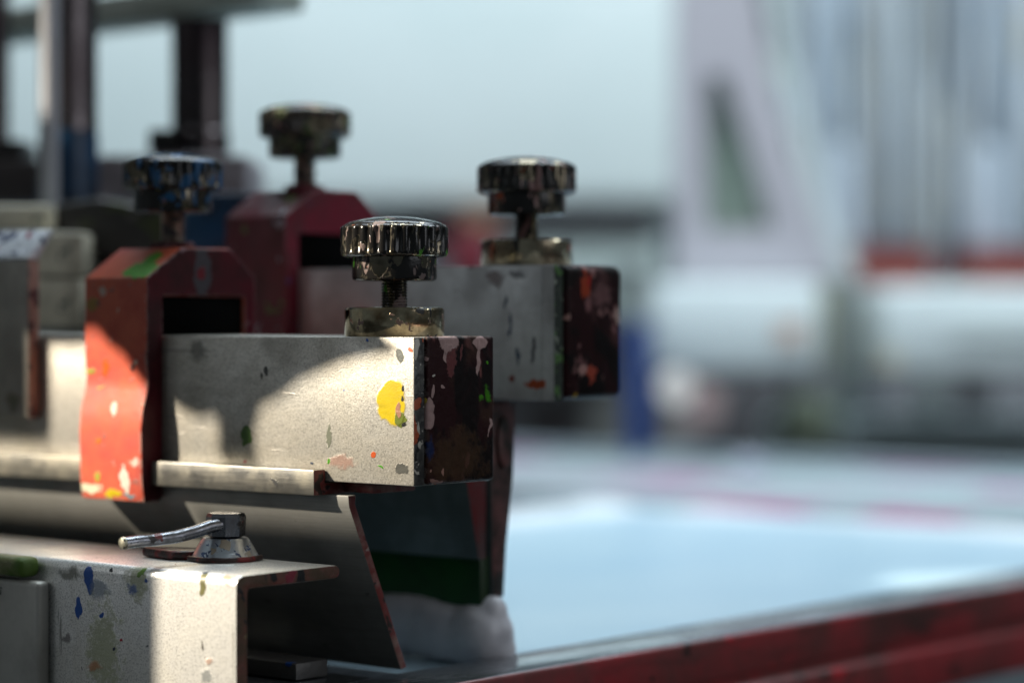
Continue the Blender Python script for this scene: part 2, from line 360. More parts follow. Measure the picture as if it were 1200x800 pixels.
stem_steel = mat('dark_screw_steel', (.35, .30, .25), .3, 1.0, splots=[((.05, .05, .05), 300, .5, 3.3)])
CO = ((-.159-.124)/2, .02, -.0665)
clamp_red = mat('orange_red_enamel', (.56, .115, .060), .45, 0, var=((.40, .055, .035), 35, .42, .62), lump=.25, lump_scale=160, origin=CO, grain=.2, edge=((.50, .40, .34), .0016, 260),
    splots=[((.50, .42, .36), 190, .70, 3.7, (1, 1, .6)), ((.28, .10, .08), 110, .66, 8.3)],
    marks=[mk((.62, .58, .42), 105, 572, 17, 8, -.010, .5), mk(YEL, 133, 578, 12, 5, -.010, .4), mk((.62, .58, .50), 148, 562, 6, 16, -.010, .5), mk((.62, .58, .50), 160, 541, 7, 5, -.010, .6),
           mk((.60, .55, .48), 135, 480, 5, 10, -.010, .5), mk((.60, .09, .01), 123, 430, 6, 12, -.009, .4), mk((.20, .40, .03), 103, 437, 8, 3, -.009, .6), mk((.20, .40, .03), 116, 455, 6, 2, -.009, .6),
           mk((.03, .01, .01), 153, 430, 3, 5, -.009, .4), mk((.6, .5, .4), 158, 425, 3, 4, -.009, .4), mk((.35, .35, .05), 117, 557, 4, 9, -.010, .4), mk((.24, .22, .03), 106, 358, 7, 9, -.009, .6),
           mk((.55, .40, .33), 118, 340, 4, 7, -.009, .5), mk((.1, .25, .3), 152, 581, 9, 3, -.010, .4), mk((.55, .15, .01), 118, 514, 3, 4, -.010, .4),
           (GREENP, on_w(168, 317, -.003), (.0085, .008, .0040), .35, .35, 300), (GREENP, on_w(180, 305, .003), (.0035, .008, .004), .3, .35, 300)])
clamp_side = mat('shade_toned_enamel', (.095, .006, .014), .46, 0, spec=.3, var=((.04, .004, .006), 50, .42, .64), lump=.25, lump_scale=160, origin=CO, edge=((.30, .20, .20), .0014, 240),  # shade of the right side put into a darker copy of the enamel
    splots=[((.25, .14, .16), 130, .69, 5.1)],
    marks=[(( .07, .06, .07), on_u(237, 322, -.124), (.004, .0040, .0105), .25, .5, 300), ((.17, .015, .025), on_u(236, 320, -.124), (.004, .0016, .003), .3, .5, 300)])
make_clamp('orange-red saddle clamp with a green paint streak, topped by the blue and yellow splashed knob', 0, 0, 0, -.159, -.124, clamp_red, clamp_side, k_blue, -.1415)
CO2 = ((-.166-.131)/2+DU, .02+DW, -.0665+DZ)
clamp2_body = mat('dark_crimson_enamel', (.13, .008, .020), .42, 0, var=((.07, .008, .012), 40, .42, .6), lump=.25, lump_scale=160, origin=CO2,
    splots=[((.26, .26, .30), 120, .66, 5.7, (1, 1, 1)), ((.10, .14, .03), 60, .66, 9.2)])
clamp2_side = mat('lit_toned_clamp_side', (.20, .010, .028), .42, 0, var=((.11, .008, .016), 45, .42, .6), lump=.25, origin=CO2, splots=[((.05, .05, .22), 110, .70, 3.1)])  # same enamel as the front, side lighting put into a brighter tone
make_clamp('dark crimson saddle clamp behind the orange one, topped by the olive green stained knob', DU, DW, DZ, -.166, -.131, clamp2_body, clamp2_side, k_green, -.1483)

# ------------------------------------------------------------------ front flood blade: ledge, slanted plate
plate_alu = mat('dark_brushed_aluminium', (.34, .335, .315), .45, .35, var=((.24, .24, .22), 30, .38, .66), brushed=((.06, 1, 3), .5),
    splots=[((.04, .04, .035), 150, .70, 3.9, (.5, 1, 1), .5, .06)], grain=.2)
ledge_alu = mat('worn_ledge_aluminium', (.21, .205, .19), .40, .8, var=((.30, .28, .23), 60, .4, .65), brushed=((.08, 1, 2), .4), grain=.6,
    splots=[((.05, .05, .05), 200, .70, 6.9), ((.10, .18, .06), 170, .71, 2.2)])
red_edge = mat('red_ink_edge', (.20, .035, .03), .5, 0, var=((.30, .18, .15), 90, .48, .62), lump=.4, splots=[((.03, .015, .012), 140, .62, 3.3), ((.40, .30, .26), 230, .68, 8.1)])
T = Thing('flood_blade', 'slanted dark aluminium blade with a red inked edge clamped under the front bar', 'metal blade', (-.2, .015, -.125))
T.part('ledge', [ledge_alu, red_edge], lambda bm: prism(bm, [(-.0062, -.0604), (-.0062, -.0515), (-.0004, -.0515), (-.0004, -.0562), (.0300, -.0562), (.0300, -.0604)], -.52, -.0408, 0, .0005), face_mat=face_end)
T.part('mounting_strip', red_edge, lambda bm: box(bm, (-.0403, .0080, -.0598), (-.0262, .0298, -.0562), .0006))
th = .0030
T.part('blade_plate', [plate_alu, red_edge], lambda bm: prism(bm, [(.0000, -.0602), (.0005, -.0640), (.0268, -.1228), (.0268+th, -.1222), (.0006+th, -.0632), (.0040, -.0602)], -.52, -.0304, 0, .0004), face_mat=face_end)

# rear squeegee with rubber blade and ink
holder_grey = mat('grey_green_holder', (.20, .25, .25), .42, .3, var=((.12, .16, .16), 40, .4, .62), brushed=((.06, 1, 3), .5))
holder_end = mat('brown_inked_holder_end', (.17, .07, .065), .45, 0, var=((.02, .014, .010), 70, .42, .6), lump=.5, splots=[((.18, .09, .09), 110, .64, 4.2, (1, 1, .4))])
redwet = mat('red_inked_strip', (.16, .022, .024), .42, 0, var=((.10, .05, .05), 80, .45, .6), lump=.3)
rubber = mat('dark_green_rubber', (.006, .085, .018), .40, 0, var=((.004, .05, .012), 60, .4, .6))
rubber_end = mat('bright_green_rubber_edge', (.012, .035, .008), .4, 0, splots=[((.02, .14, .02), 90, .60, 2.0, (1, 1, .4))], lump=.2)
T = Thing('squeegee', 'squeegee with dark green rubber blade hanging under the rear bar, tip loaded with pale ink', 'squeegee', (-.2, .09, -.128))
T.part('holder_plate', [holder_grey, redwet], lambda bm: prism(bm, [(.0620, -.0302), (.0745, -.0610), (.0810, -.0890), (.0852, -.0890), (.0860, -.0302)], -.52, -.0410, 0, .0006), face_mat=face_end)
T.part('holder_back', [holder_grey, holder_end], lambda bm: prism(bm, [(.0868, -.0302), (.0868, -.0600), (.0880, -.1040), (.0945, -.1040), (.0960, -.0850), (.1000, -.0600), (.1016, -.0302)], -.52, -.0400, 0, .0009), face_mat=face_end)
T.part('end_bolt', holder_end, lambda bm: prism(bm, [(.0935+.0042*math.cos(a*math.pi/6), -.046+.010*math.sin(a*math.pi/6)) for a in range(12)], -.0402, -.0382, 0, .0006))
T.part('rubber_blade', [rubber, rubber_end], lambda bm: prism(bm, [(.0822, -.0880), (.0822, -.1060), (.0835, -.1076), (.0868, -.1076), (.0872, -.0890), (.0868, -.0880)], -.52, -.0412, 0, .0004), face_mat=face_end)
ink_pale = mat('pale_screen_ink', (.74, .78, .80), .30, 0, var=((.62, .68, .71), 40, .4, .6), lump=.4, lump_scale=90)
ink_lump = mat('lavender_ink_crust', (.80, .79, .83), .30, 0, var=((.68, .67, .72), 60, .4, .6), lump=.3, lump_scale=150)
def ink_mass(bm):
    bead = [(-.046-.0065*i, .0835+.0005*math.sin(i*1.9), -.1168-.0006*math.cos(i*.7)-max(0, .0018-.0008*abs(i-1.5)), .0125) for i in range(34)]
    for (u, w, z, r_) in bead+list(((-.0405, .0880, -.1085, .0062), (-.0400, .0885, -.1160, .0078), (-.0402, .0895, -.1235, .0082), (-.0475, .0860, -.1165, .0066), (-.0480, .0865, -.1230, .0075), (-.0550, .0860, -.1225, .0068),
                         (-.0625, .0865, -.1250, .0056))):
        t = bmesh.new(); bmesh.ops.create_icosphere(t, subdivisions=3, radius=r_)
        for v in t.verts:
            v.co.y *= .62 if r_ > .0120 else 1
            v.co = v.co*(1+.03*noise.noise(v.co*160+Vector((u*90, 2, z*90)))) + Vector((u, w, z)); v.co.z = max(v.co.z, -.1284)
        join(bm, t)
o = T.part('ink_crust', ink_lump, ink_mass, angle=180)
md = o.modifiers.new('remesh', 'REMESH'); md.mode = 'VOXEL'; md.voxel_size = .0007; md.use_smooth_shade = True
md = o.modifiers.new('smooth', 'SMOOTH'); md.factor = .7; md.iterations = 45

# ------------------------------------------------------------------ plate end at the left edge
PW = -.0062
pu_, _, pz1 = on_w(33, 304, PW); pz0 = on_w(30, 490, PW)[2]; pz2 = on_w(33, 268, PW)[2]
LO = (pu_-.06, PW, pz0)
lp_mat = mat('scuffed_grey_plate', (.46, .43, .38), .46, .2, var=((.32, .30, .26), 45, .42, .62), brushed=((3, 1, .06), .4), origin=LO,
    marks=[mk((.10, .10, .05), 14, 470, 10, 12, PW, .7)])
lp_top = mat('splashed_sky_sheen_lip', (.82, .85, .90), .32, .35, lump=.6, lump_scale=220, splots=[((.01, .025, .10), 170, .57, 3.1), ((.75, .78, .85), 150, .60, 7.7), (PINKR, 90, .64, 5.9)])  # sky reflection put into the pale base colour, under the paint splashes
pink_edge = mat('pinkish_cut_edge', (.36, .20, .16), .5, .2, lump=.3, splots=[((.12, .05, .05), 150, .55, 3.1)])
T = Thing('bent_plate', 'grey plate cut off by the left picture edge, its slanted lip splashed blue', 'metal plate', LO)
T.part('plate', [lp_mat, pink_edge], lambda bm: box(bm, (pu_-.15, PW, pz0), (pu_, -.0006, pz1-.0001), .0007), face_mat=face_end)
T.part('bent_lip', lp_top, lambda bm: prism(bm, [(PW-.0001, pz1), (PW-.0001, pz1+.0012), (PW+.010, pz2), (PW+.013, pz2), (-.0008, pz1)], pu_-.15, pu_, 0, .0006))

# ------------------------------------------------------------------ L bracket in front
KO = (-.15, -.04, -.16)
FZ = -.0826
def mkb(c, px, py, rx, ry, rag=.35, ro=.35, ns=420):
    p = on_w(px, py, -.059); return (c, p, (rx/2350, .006, ry/3500), rag, ro, ns)
br_mat = mat('worn_aluminium_angle', (.90, .885, .85), .40, .5, var=((.68, .66, .60), 30, .40, .70), grain=1.2, grain_scale=1900, speck=.55, origin=KO,
    splots=[((.12, .11, .10), 170, .735, 3.2), ((.40, .20, .10), 170, .745, 9.6), ((.09, .10, .11), 240, .745, 6.2), ((.30, .29, .26), 190, .66, 15.3, (1.6, 1, .12), .5, .05), ((.50, .45, .34), 30, .58, 21.3, (1.5, 1, .6), .55, .30)],
    marks=[mkb(BLUP, 104, 680, 6, 16, .2), mkb(BLUP, 91, 711, 4.5, 13, .2), mkb((.22, .27, .34), 117, 690, 12, 10, .6), mkb((.30, .32, .16), 160, 680, 12, 22, .7), mkb(BLUP, 156, 689, 6, 7, .8),
           mkb((.15, .28, .03), 165, 672, 4, 3.5, .5), mkb(BLUP, 170, 681, 2, 2, .4), mkb((.36, .38, .20), 122, 765, 18, 55, .9, .6), mkb((.12, .12, .08), 82, 671, 13, 7, .6),
           mkb((.03, .03, .03), 131, 669, 3, 2, .4), mkb((.5, .18, .06), 110, 780, 7, 6, .6), mkb(BLUP, 120, 717, 2.5, 3, .4), mkb((.03, .04, .07), 135, 758, 2.4, 2.4, .3),
           mkb((.4, .03, .04), 143, 750, 2, 2, .4), mkb((.15, .14, .05), 236, 684, 3.5, 13, .4), mkb((.02, .04, .08), 234, 672, 3, 2.6, .3), mkb((.45, .20, .06), 264, 677, 6, 5, .6),
           mkb((.10, .12, .13), 241, 792, 7, 8, .7), mkb((.35, .17, .10), 246, 775, 4, 4, .7), mkb((.10, .09, .08), 235, 756, 1.8, 5, .4), mkb((.10, .08, .08), 78, 746, 6, 5, .6)])
br_edge = mat('rusty_red_edge', (.20, .065, .048), .55, 0, var=((.09, .055, .03), 80, .42, .6), lump=.6, lump_scale=240, origin=KO,
    splots=[((.26, .03, .05), 80, .60, 5.3), ((.24, .19, .09), 130, .64, 8.3), (BLACKP, 120, .60, 2.3), ((.08, .13, .01), 90, .68, 11.2)])
T = Thing('angle_bracket', 'worn aluminium angle bracket at lower left with blue drips and rusty red edge', 'bracket', KO)
def arc(cx, cz, r, a0, a1, n=6): return [(cx+r*math.cos(R(a0+(a1-a0)*i/n)), cz+r*math.sin(R(a0+(a1-a0)*i/n))) for i in range(n+1)]
lprof = [(-.059, -.175)] + arc(-.059+.0034, FZ-.0034, .0034, 180, 90) + arc(-.0132, FZ-.0022, .0022, 90, -90) + arc(-.0540+.0016, FZ-.0046-.0014, .0016, 90, 180) + [(-.0540, -.175)]
T.part('angle_profile', [br_mat, br_edge], lambda bm: prism(bm, lprof, -.42, -.0237, 0, .00045, 2), face_mat=face_end)
T.part('side_plate', mat('grey_side_plate', (.46, .45, .41), .45, .2, var=((.34, .33, .30), 40, .4, .6), origin=KO, marks=[mkb((.02, .035, .035), 22, 690, 12, 5, .5), mkb((.55, .53, .48), 15, 735, 2, 9, .4)]),
       lambda bm: box(bm, (-.30, -.0655, -.175), (-.1159, -.0595, -.0904), .0018, 3))
T.part('paint_lump', mat('green_paint_lump', (.16, .17, .07), .5, 0, var=((.06, .12, .01), 60, .45, .6), lump=.8),
       lambda bm: box(bm, (-.30, -.0680, -.0892), (-.1215, -.0592, -.0822), .0024, 3))

# clamping lever on the bracket
dark_steel = mat('lever_steel', (.24, .25, .28), .30, 1.0, var=((.14, .14, .15), 120, .4, .6), lump=.25, splots=[((.18, .03, .03), 110, .66, 3.3, (.4, 1, 2)), ((.02, .015, .015), 170, .63, 6.2)])
cone_mat = mat('blue_white_washer', (.66, .70, .74), .28, .9, lump=.4, splots=[((.05, .08, .16), 330, .61, 4.4), ((.40, .34, .26), 90, .60, 9.1)])
gunk = mat('dried_ink_gunk', (.035, .018, .015), .45, 0, var=((.20, .02, .02), 120, .52, .62), lump=.8, lump_scale=300)
cu, cw = -.066, -.0240
T = Thing('clamping_lever', 'small bent steel lever with nut on a bluish conical washer, standing on the angle bracket', 'lever', (cu, cw, FZ))
T.part('conical_washer', cone_mat, lambda bm: lathe(bm, [(0, FZ+.0001), (.0120, FZ+.0001), (.0122, FZ+.0012), (.0114, FZ+.0018), (.0083, FZ+.0070), (.0076, FZ+.0077), (0, FZ+.0077)], c=(cu, cw, 0), seg=64), angle=28)
T.part('washer_rim', gunk, lambda bm: lathe(bm, [(.0119, FZ+.0002), (.0128, FZ+.0002), (.0131, FZ+.0009), (.0127, FZ+.0017), (.0121, FZ+.0019)], c=(cu, cw, 0), seg=64,
       rmod=lambda a, r, z: r+.0007*noise.noise(Vector((math.cos(a)*3, math.sin(a)*3, z*100)))))
nu_ = T.part('nut', dark_steel, lambda bm: lathe(bm, [(0, FZ+.0078), (.0052, FZ+.0078), (.0066, FZ+.0085), (.0069, FZ+.0150), (.0062, FZ+.0162), (.0045, FZ+.0166), (0, FZ+.0160)], c=(cu+.0004, cw, 0), seg=8), angle=25)
P = []
for (px, py, Y) in ((262, 614, .830), (245, 617, .826), (228, 623, .822), (205, 629, .816), (180, 632.5, .811), (160, 634, .807), (146, 636, .804)):
    v = at(px, py, Y)-A0; P.append(Vector((v.x*UX+v.y*UY, v.x*WX+v.y*WY, v.z)))
T.part('lever_rod', dark_steel, lambda bm: tube(bm, P, .0024, 20, [.0023, .0023, .0022, .0022, .0021, .0020, .0020]))
v = P[-1]-P[-2]; v.normalize()
T.part('rod_tip', mat('worn_rod_tip', (.55, .52, .40), .4, .6, lump=.6, splots=[((.03, .03, .03), 400, .55, 2.2)]), lambda bm: tube(bm, [P[-1]+v*.0001, P[-1]+v*.0012, P[-1]+v*.0018], .002, 16, [.0022, .0020, .0010]))
T.part('tab', gunk, lambda bm: prism(bm, [(cu-.030, cw-.012), (cu-.012, cw-.014), (cu-.004, cw-.006), (cu-.008, cw+.002), (cu-.026, cw-.002)], FZ+.0001, FZ+.0034, 2, .0012, 2,
       warp=lambda c: Vector((c.x, c.y, c.z+.0006*noise.noise(c*300)))))

# ------------------------------------------------------------------ machine carriage behind, to the left
chrome = mat('guide_chrome', (.17, .15, .155), .24, .85, var=((.11, .09, .095), 20, .4, .6), brushed=((1, 1, .03), .35), lump=.02)
chrome_b = mat('dark_guide_chrome', (.09, .078, .08), .26, 1.0, var=((.06, .045, .05), 20, .4, .6), brushed=((1, 1, .03), .35))
brown = mat('dusty_brown_metal', (.045, .036, .036), .5, .2, var=((.025, .02, .02), 40, .4, .6), lump=.3)
mauveg = mat('mauve_grey_block', (.34, .30, .32), .5, 0, var=((.15, .13, .14), 30, .4, .6))
beige = mat('stained_beige_block', (.68, .64, .52), .5, 0, var=((.40, .37, .29), 55, .42, .62), splots=[((.09, .10, .09), 90, .62, 3.3)])
bluem = mat('dark_blue_paint', (.006, .045, .11), .4, 0, var=((.004, .012, .03), 60, .45, .6), lump=.3)
def WT(name, label, cat, px0, px1, py, Y, **k):   # a thing in world axes, base at the middle of its foot
    return Thing(name, label, cat, at((px0+px1)/2, py, Y), world=True, **k)
def rot_box(c0, c1, y0, y1, Y, depth, b=.001, tilt=True):
    """a block whose front face spans these columns and rows at distance Y, turned with the machine"""
    def f(bm):
        p0 = at(c0, y1, Y); p1 = at(c1, y0, Y)
        box(bm, (p0.x, Y, p0.z), (p1.x, Y+depth, p1.z), b)
    return f
# upper plate
T = Thing('top_plate', 'grey-green plate that crosses above the two guide columns at the top left', 'metal plate', (-.25, .22, .150))
pl = mat('grey_green_plate', (.46, .49, .43), .45, 0, var=((.32, .35, .30), 25, .4, .6), splots=[((.40, .38, .35), 60, .66, 3.3)])
v = at(308, 8, 1.14)-A0; pu, pw_ = v.x*UX+v.y*UY, v.x*WX+v.y*WY
T.part('plate', pl, lambda bm: box(bm, (pu-.5, pw_, .1475), (pu, pw_+.028, .163), .0015))
T.part('plate_edge', pl, lambda bm: box(bm, (pu-.5, pw_-.0032, .1500), (pu-.0005, pw_-.0002, .162), .0008))
def column(label, px, w_px, Y, ytop, ybot, m, blue=False):
    c = at(px, ybot, Y); t_ = at(px, ytop, Y); r = w_px/2/FPX*Y
    T = Thing('guide_column', label, 'metal column', c, 'guide columns of the press head', world=True)
    T.part('shaft', m, lambda bm: lathe(bm, [(0, c.z), (r, c.z), (r, t_.z), (0, t_.z)], c=(c.x, c.y, 0), seg=72))
    return T, c, r
T, c, r = column('bright chromed guide column with a pale rod as its left highlight, foot stained blue, in the upper left', 80, 68, 1.12, -30, 240, chrome)
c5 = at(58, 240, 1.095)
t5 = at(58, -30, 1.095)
T.part('highlight_rod', mat('pale_highlight_rod', (.42, .43, .47), .4, .3, brushed=((1, 1, .03), .3)), lambda bm: lathe(bm, [(0, c5.z), (.0042, c5.z), (.0042, t5.z), (0, t5.z)], c=(c5.x, c5.y, 0), seg=24))  # pale rod added to stand for the column's bright reflection
T.part('stained_sleeve', bluem, lambda bm: lathe(bm, [(r+.0003, c.z+.001), (r+.0005, c.z+.001), (r+.0006, c.z+.030), (r+.0003, c.z+.034)], c=(c.x, c.y, 0), seg=48,
       rmod=lambda a, q, z: q if (math.cos(a) > -.2 or z < c.z+.01) else r-.001))
T, c, r = column('dark brown guide column right of the chromed one, standing on a mauve block', 234, 66, 1.19, 3, 182, chrome_b)
T.part('collar', blackm, lambda bm: lathe(bm, [(r, at(0, 12, 1.19).z), (r*1.18, at(0, 10, 1.19).z), (r*1.25, at(0, 0, 1.19).z), (r, at(0, -4, 1.19).z)], c=(c.x, c.y, 0), seg=48))
T.part('foot_ring', chrome_b, lambda bm: lathe(bm, [(r, c.z), (r*1.06, c.z), (r*1.06, c.z+.011), (r, c.z+.012)], c=(c.x, c.y, 0), seg=48))
T = WT('guide_column', 'guide column mostly cut off by the left picture edge, with a black nut', 'metal column', -20, 27, 240, 1.20, group='guide columns of the press head')
T.part('shaft', chrome_b, lambda bm: lathe(bm, [(0, at(0, 170, 1.2).z), (.010, at(0, 170, 1.2).z), (.010, at(0, -30, 1.2).z), (0, at(0, -30, 1.2).z)], c=(at(-20, 0, 1.2).x, 1.215, 0), seg=32))
T.part('nut', blackm, rot_box(-40, 27, 163, 187, 1.195, .04, .002))
T.part('foot_block', brown, rot_box(-60, 46, 187, 240, 1.19, .05, .002))
T = WT('carriage_block', 'mauve-grey bearing block under the dark brown guide column', 'machine block', 112, 290, 240, 1.16)
T.part('block', mauveg, rot_box(112, 290, 182, 236, 1.17, .08, .002))
T.part('black_nut', blackm, rot_box(173, 206, 151, 181, 1.172, .03, .002))
T = WT('press_carriage', 'dark oily machine carriage behind the clamps with dried ink on it', 'machine block', 60, 420, 420, 1.07)
T.part('base', brown, rot_box(100, 300, 236, 470, 1.10, .06, .003))
T.part('lower_base', blackm, rot_box(-120, 470, 384, 520, 1.13, .06, .003))
T.part('ink_crust', mat('dark_ink_crust', (.03, .027, .024), .5, 0, lump=1.0, splots=[((.05, .06, .02), 60, .60, 3.3), ((.10, .09, .09), 90, .62, 7.3)]),
       lambda bm: prism(bm, [(at(66, 0, 1.06).x, at(0, 240, 1.06).z), (at(120, 0, 1.06).x, at(0, 232, 1.06).z), (at(262, 0, 1.06).x, at(0, 262, 1.06).z), (at(262, 0, 1.06).x, at(0, 300, 1.06).z), (at(72, 0, 1.06).x, at(0, 300, 1.06).z)], 1.055, 1.095, 1, .002, 3))
T.part('blue_plate', bluem, rot_box(214, 312, 226, 312, 1.05, .006, .002))
T = WT('machine_rail', 'pale beige rail cut off at the left edge above the beige blocks', 'machine rail', -60, 62, 272, 1.06)
T.part('rail', beige, rot_box(-80, 62, 240, 269, 1.05, .04, .002))
for i, (y0, y1, l) in enumerate(((272, 323, 'upper of the two stained beige spacer blocks left of the orange clamp'), (326, 384, 'lower of the two stained beige spacer blocks left of the orange clamp'))):
    T = WT('spacer_block', l, 'machine block', 35, 98, y1, 1.03, group='spacer blocks')
    T.part('block', beige, rot_box(25, 98-2*i, y0, y1, 1.03, .04, .0015))

# ------------------------------------------------------------------ the screen
SZ = -.125
silver = mat('wet_silver_rail', (.52, .55, .58), .22, .9, var=((.30, .30, .32), 25, .4, .65), brushed=((2, .05, 1), .5), splots=[((.07, .05, .05), 60, .66, 3.1, (1, .2, 1), .3, .04)])
redside = mat('dried_red_ink_side', (.34, .030, .036), .42, 0, var=((.15, .035, .032), 22, .38, .62), lump=.8, lump_scale=90, coat=.15,
    splots=[((.06, .022, .018), 40, .57, 4.1, (1, .25, 1.8), .45, .14), ((.55, .015, .025), 70, .66, 8.1, (1, .4, 1.2), .35, .06), ((.03, .012, .010), 130, .67, 12.1, (1, .5, 1))])
rail_prof_r = [(-.0362, SZ), (-.0055, SZ), (-.0045, SZ-.001), (-.0045, SZ-.0155), (-.0062, SZ-.0175), (-.0062, SZ-.0205), (-.0030, SZ-.0225), (-.0030, SZ-.040), (-.0362, SZ-.040)]
F = Thing('printing_screen', 'screen printing frame filled with pale blue ink, its near rail red with dried ink', 'printing screen', (-.2, .35, -.165))
F.part('frame_rail', [silver, redside], lambda bm: prism(bm, rail_prof_r, -.06, .775, 1, .0007, 2), face_mat=lambda f: 1 if f.normal.x > .3 or f.normal.z < -.5 else 0, label='near rail with silver top and red inked side')
far_al = mat('far_rail_metal', (.32, .38, .42), .5, .3, origin=(-.2, .35, -.165),
    marks=[((.45, .05, .22), (-.375, .757, SZ), (.050, .06, .04), .4, .5, 12), ((.45, .06, .22), (-.245, .757, SZ), (.038, .06, .04), .4, .5, 12)])
F.part('frame_rail', silver, lambda bm: box(bm, (-.52, -.030, SZ-.040), (-.0366, .0325, SZ-.0003), .0007))
F.part('frame_rail', far_al, lambda bm: box(bm, (-.52, .740, SZ-.040), (-.0366, .775, SZ), .001))
F.part('frame_rail', far_al, lambda bm: box(bm, (-.52, .0329, SZ-.040), (-.489, .7396, SZ), .001))
mesh_s = NT('pale_blue_ink_mesh'); nz = mesh_s.noise(5, 4, .55, 2.2, (1, .5, 1), .3)
mesh_s.put(mesh_s.b.inputs['Base Color'], mesh_s.mixc(mesh_s.ramp(nz, .38, .66), (.40, .58, .70), (.50, .66, .75)))
mesh_s.b.inputs['Roughness'].default_value = .30
bp = mesh_s.n('ShaderNodeBump'); bp.inputs['Strength'].default_value = .5; mesh_s.put(bp.inputs['Height'], mesh_s.math('MULTIPLY', mesh_s.noise(30, 3, .5, 4.4), .0015)); bp.inputs['Distance'].default_value = 1
mesh_s.t.links.new(bp.outputs[0], mesh_s.b.inputs['Normal'])
F.part('mesh', mesh_s.m, lambda bm: box(bm, (-.4886, .0329, -.1310), (-.0366, .7396, -.1284), 0))
def ridge(name, label, pts, r, m, hgt=.4):
    def f(bm):
        t = bmesh.new(); P_ = [Vector(p) for p in pts]; Q = []
        for a, b_ in zip(P_, P_[1:]): Q += [a.lerp(b_, k/14) for k in range(14)]
        Q.append(P_[-1])
        rs = [r*(.75+.5*noise.noise(q*25+Vector((1, 2, 3))))*min(1, .3+5*min(i, len(Q)-1-i)/len(Q)) for i, q in enumerate(Q)]
        tube(t, Q, r, 14, rs)
        for v in t.verts: v.co.z = max(-.1283, -.1284+(v.co.z+.1284)*hgt)
        join(bm, t)
    bm = bmesh.new(); f(bm)
    base = Vector(pts[0])
    for v in bm.verts: v.co -= base
    o = finish(bm, name, m, None, 80); o.location = M(*pts[0]); o.rotation_euler = (0, 0, ANG)
    o['label'] = label; o['category'] = 'ink'; o['group'] = 'ridges of ink left on the screen'
    return o
white_ink = mat('whitish_ink', (.82, .86, .89), .3, 0, lump=.5, lump_scale=40)
blue_ink = mat('stronger_blue_ink', (.22, .45, .70), .3, 0, lump=.5, lump_scale=40)
ridge('ink_ridge', 'whitish ridge of ink along the far left side of the blue screen', [(-.440, .40, -.1283), (-.447, .55, -.1283), (-.452, .66, -.1283), (-.455, .72, -.1283)], .022, white_ink, .35)
ridge('ink_ridge', 'ridge of ink along the far end of the blue screen', [(-.440, .700, -.1283), (-.30, .705, -.1283), (-.15, .700, -.1283), (-.045, .705, -.1283)], .014, white_ink, .35)

# platen table beyond the screen
table_m = NT('stained_table_top'); nz = table_m.noise(5.5, 3, .5, 6.1, (1, 1, 1))
cc = table_m.mixc(table_m.ramp(table_m.noise(3, 2, .5, 1.2), .42, .60), (.30, .36, .38), (.36, .44, .47))
cc = table_m.mixc(table_m.ramp(nz, .51, .59), cc, (.36, .09, .24)); table_m.put(table_m.b.inputs['Base Color'], cc); table_m.b.inputs['Roughness'].default_value = .5
T = Thing('press_table', 'grey-blue press table beyond the screen with pinkish purple ink stains', 'table', (-.45+.35, 1.05, -.30))
T.part('table_top', table_m.m, lambda bm: box(bm, (-1.1, .785, -.160), (.55, 1.16, -.1262), .002))
T.part('table_rim', far_al, lambda bm: box(bm, (-1.1, 1.161, -.170), (.55, 1.19, -.118), .003))

# ------------------------------------------------------------------ small things low on the frame corner
T = Thing('clamp_block', 'small dark grey block with a blue paint spot low behind the angle bracket', 'machine block', on_w(322, 790, -.006))
bq0 = on_w(286, 783, -.006); bq1 = on_w(347, 763, -.006)
T.part('block', mat('dark_block', (.12, .115, .11), .45, .4, lump=.4, origin=on_w(322, 790, -.006), marks=[(BLUP, on_w(337, 768, -.006), (.003, .004, .0028), .4, .35, 420)]), lambda bm: box(bm, (bq0[0]-.05, -.006, SZ+.0002), (bq1[0], .010, SZ+.0062), .0008))

# ------------------------------------------------------------------ unseen blockers added left of the frame, cut to throw shade on the bars
def shade(poly, s, wplane=0.0, thick=.012):
    """(u,z) outline on a plane carried a distance s towards the window"""
    ld = Vector((LD.x*UX+LD.y*UY, LD.x*WX+LD.y*WY, LD.z))
    d = LT+LD*2.6-A0; sp_ = Vector((d.x*UX+d.y*UY, d.x*WX+d.y*WY, d.z))     # the window lamp in machine coordinates
    out = []
    for (u, z) in poly:
        p = Vector((u, wplane, z)); q = sp_-p; out.append(p+q*(s/2.6))
    return out
def sp(px, py, w0=0.0): q = on_w(px, py, w0); return (q[0], q[2])
blocker_m = mat('shade_blocker_grey', (.30, .29, .27), .5, .5, var=((.2, .2, .2), 30, .4, .6))
N = Thing('shade_blocker', 'grey shade blocker added out of view left of the frame between the window and the bars', 'shade blocker', (-.35, -.35, .0))
def shade_part(name, poly, s, w0=0.0):
    def f(bm):
        pts = shade(poly, s, w0); a = [bm.verts.new(p) for p in pts]; b_ = [bm.verts.new(p+Vector((0, -.006, 0))) for p in pts]
        bm.faces.new(a); bm.faces.new(b_[::-1])
        for i in range(len(a)): bm.faces.new((a[i], a[(i+1) % len(a)], b_[(i+1) % len(a)], b_[i]))
    N.part(name, blocker_m, f)
shade_part('bar_blocker', [sp(-700, 385), sp(30, 385), sp(30, 392), sp(138, 392), sp(150, 408), sp(172, 424), sp(190, 455), sp(205, 466), sp(222, 474), sp(256, 470), sp(256, 530), sp(290, 530), sp(286, 492),
    sp(294, 462), sp(318, 450), sp(340, 432), sp(392, 410), sp(455, 397), sp(400, 335), sp(370, 262), sp(374, 205), sp(700, 160), sp(700, -60), sp(-700, -60)], .27)
SW = -.059
u17 = on_w(171, 750, SW)[0]
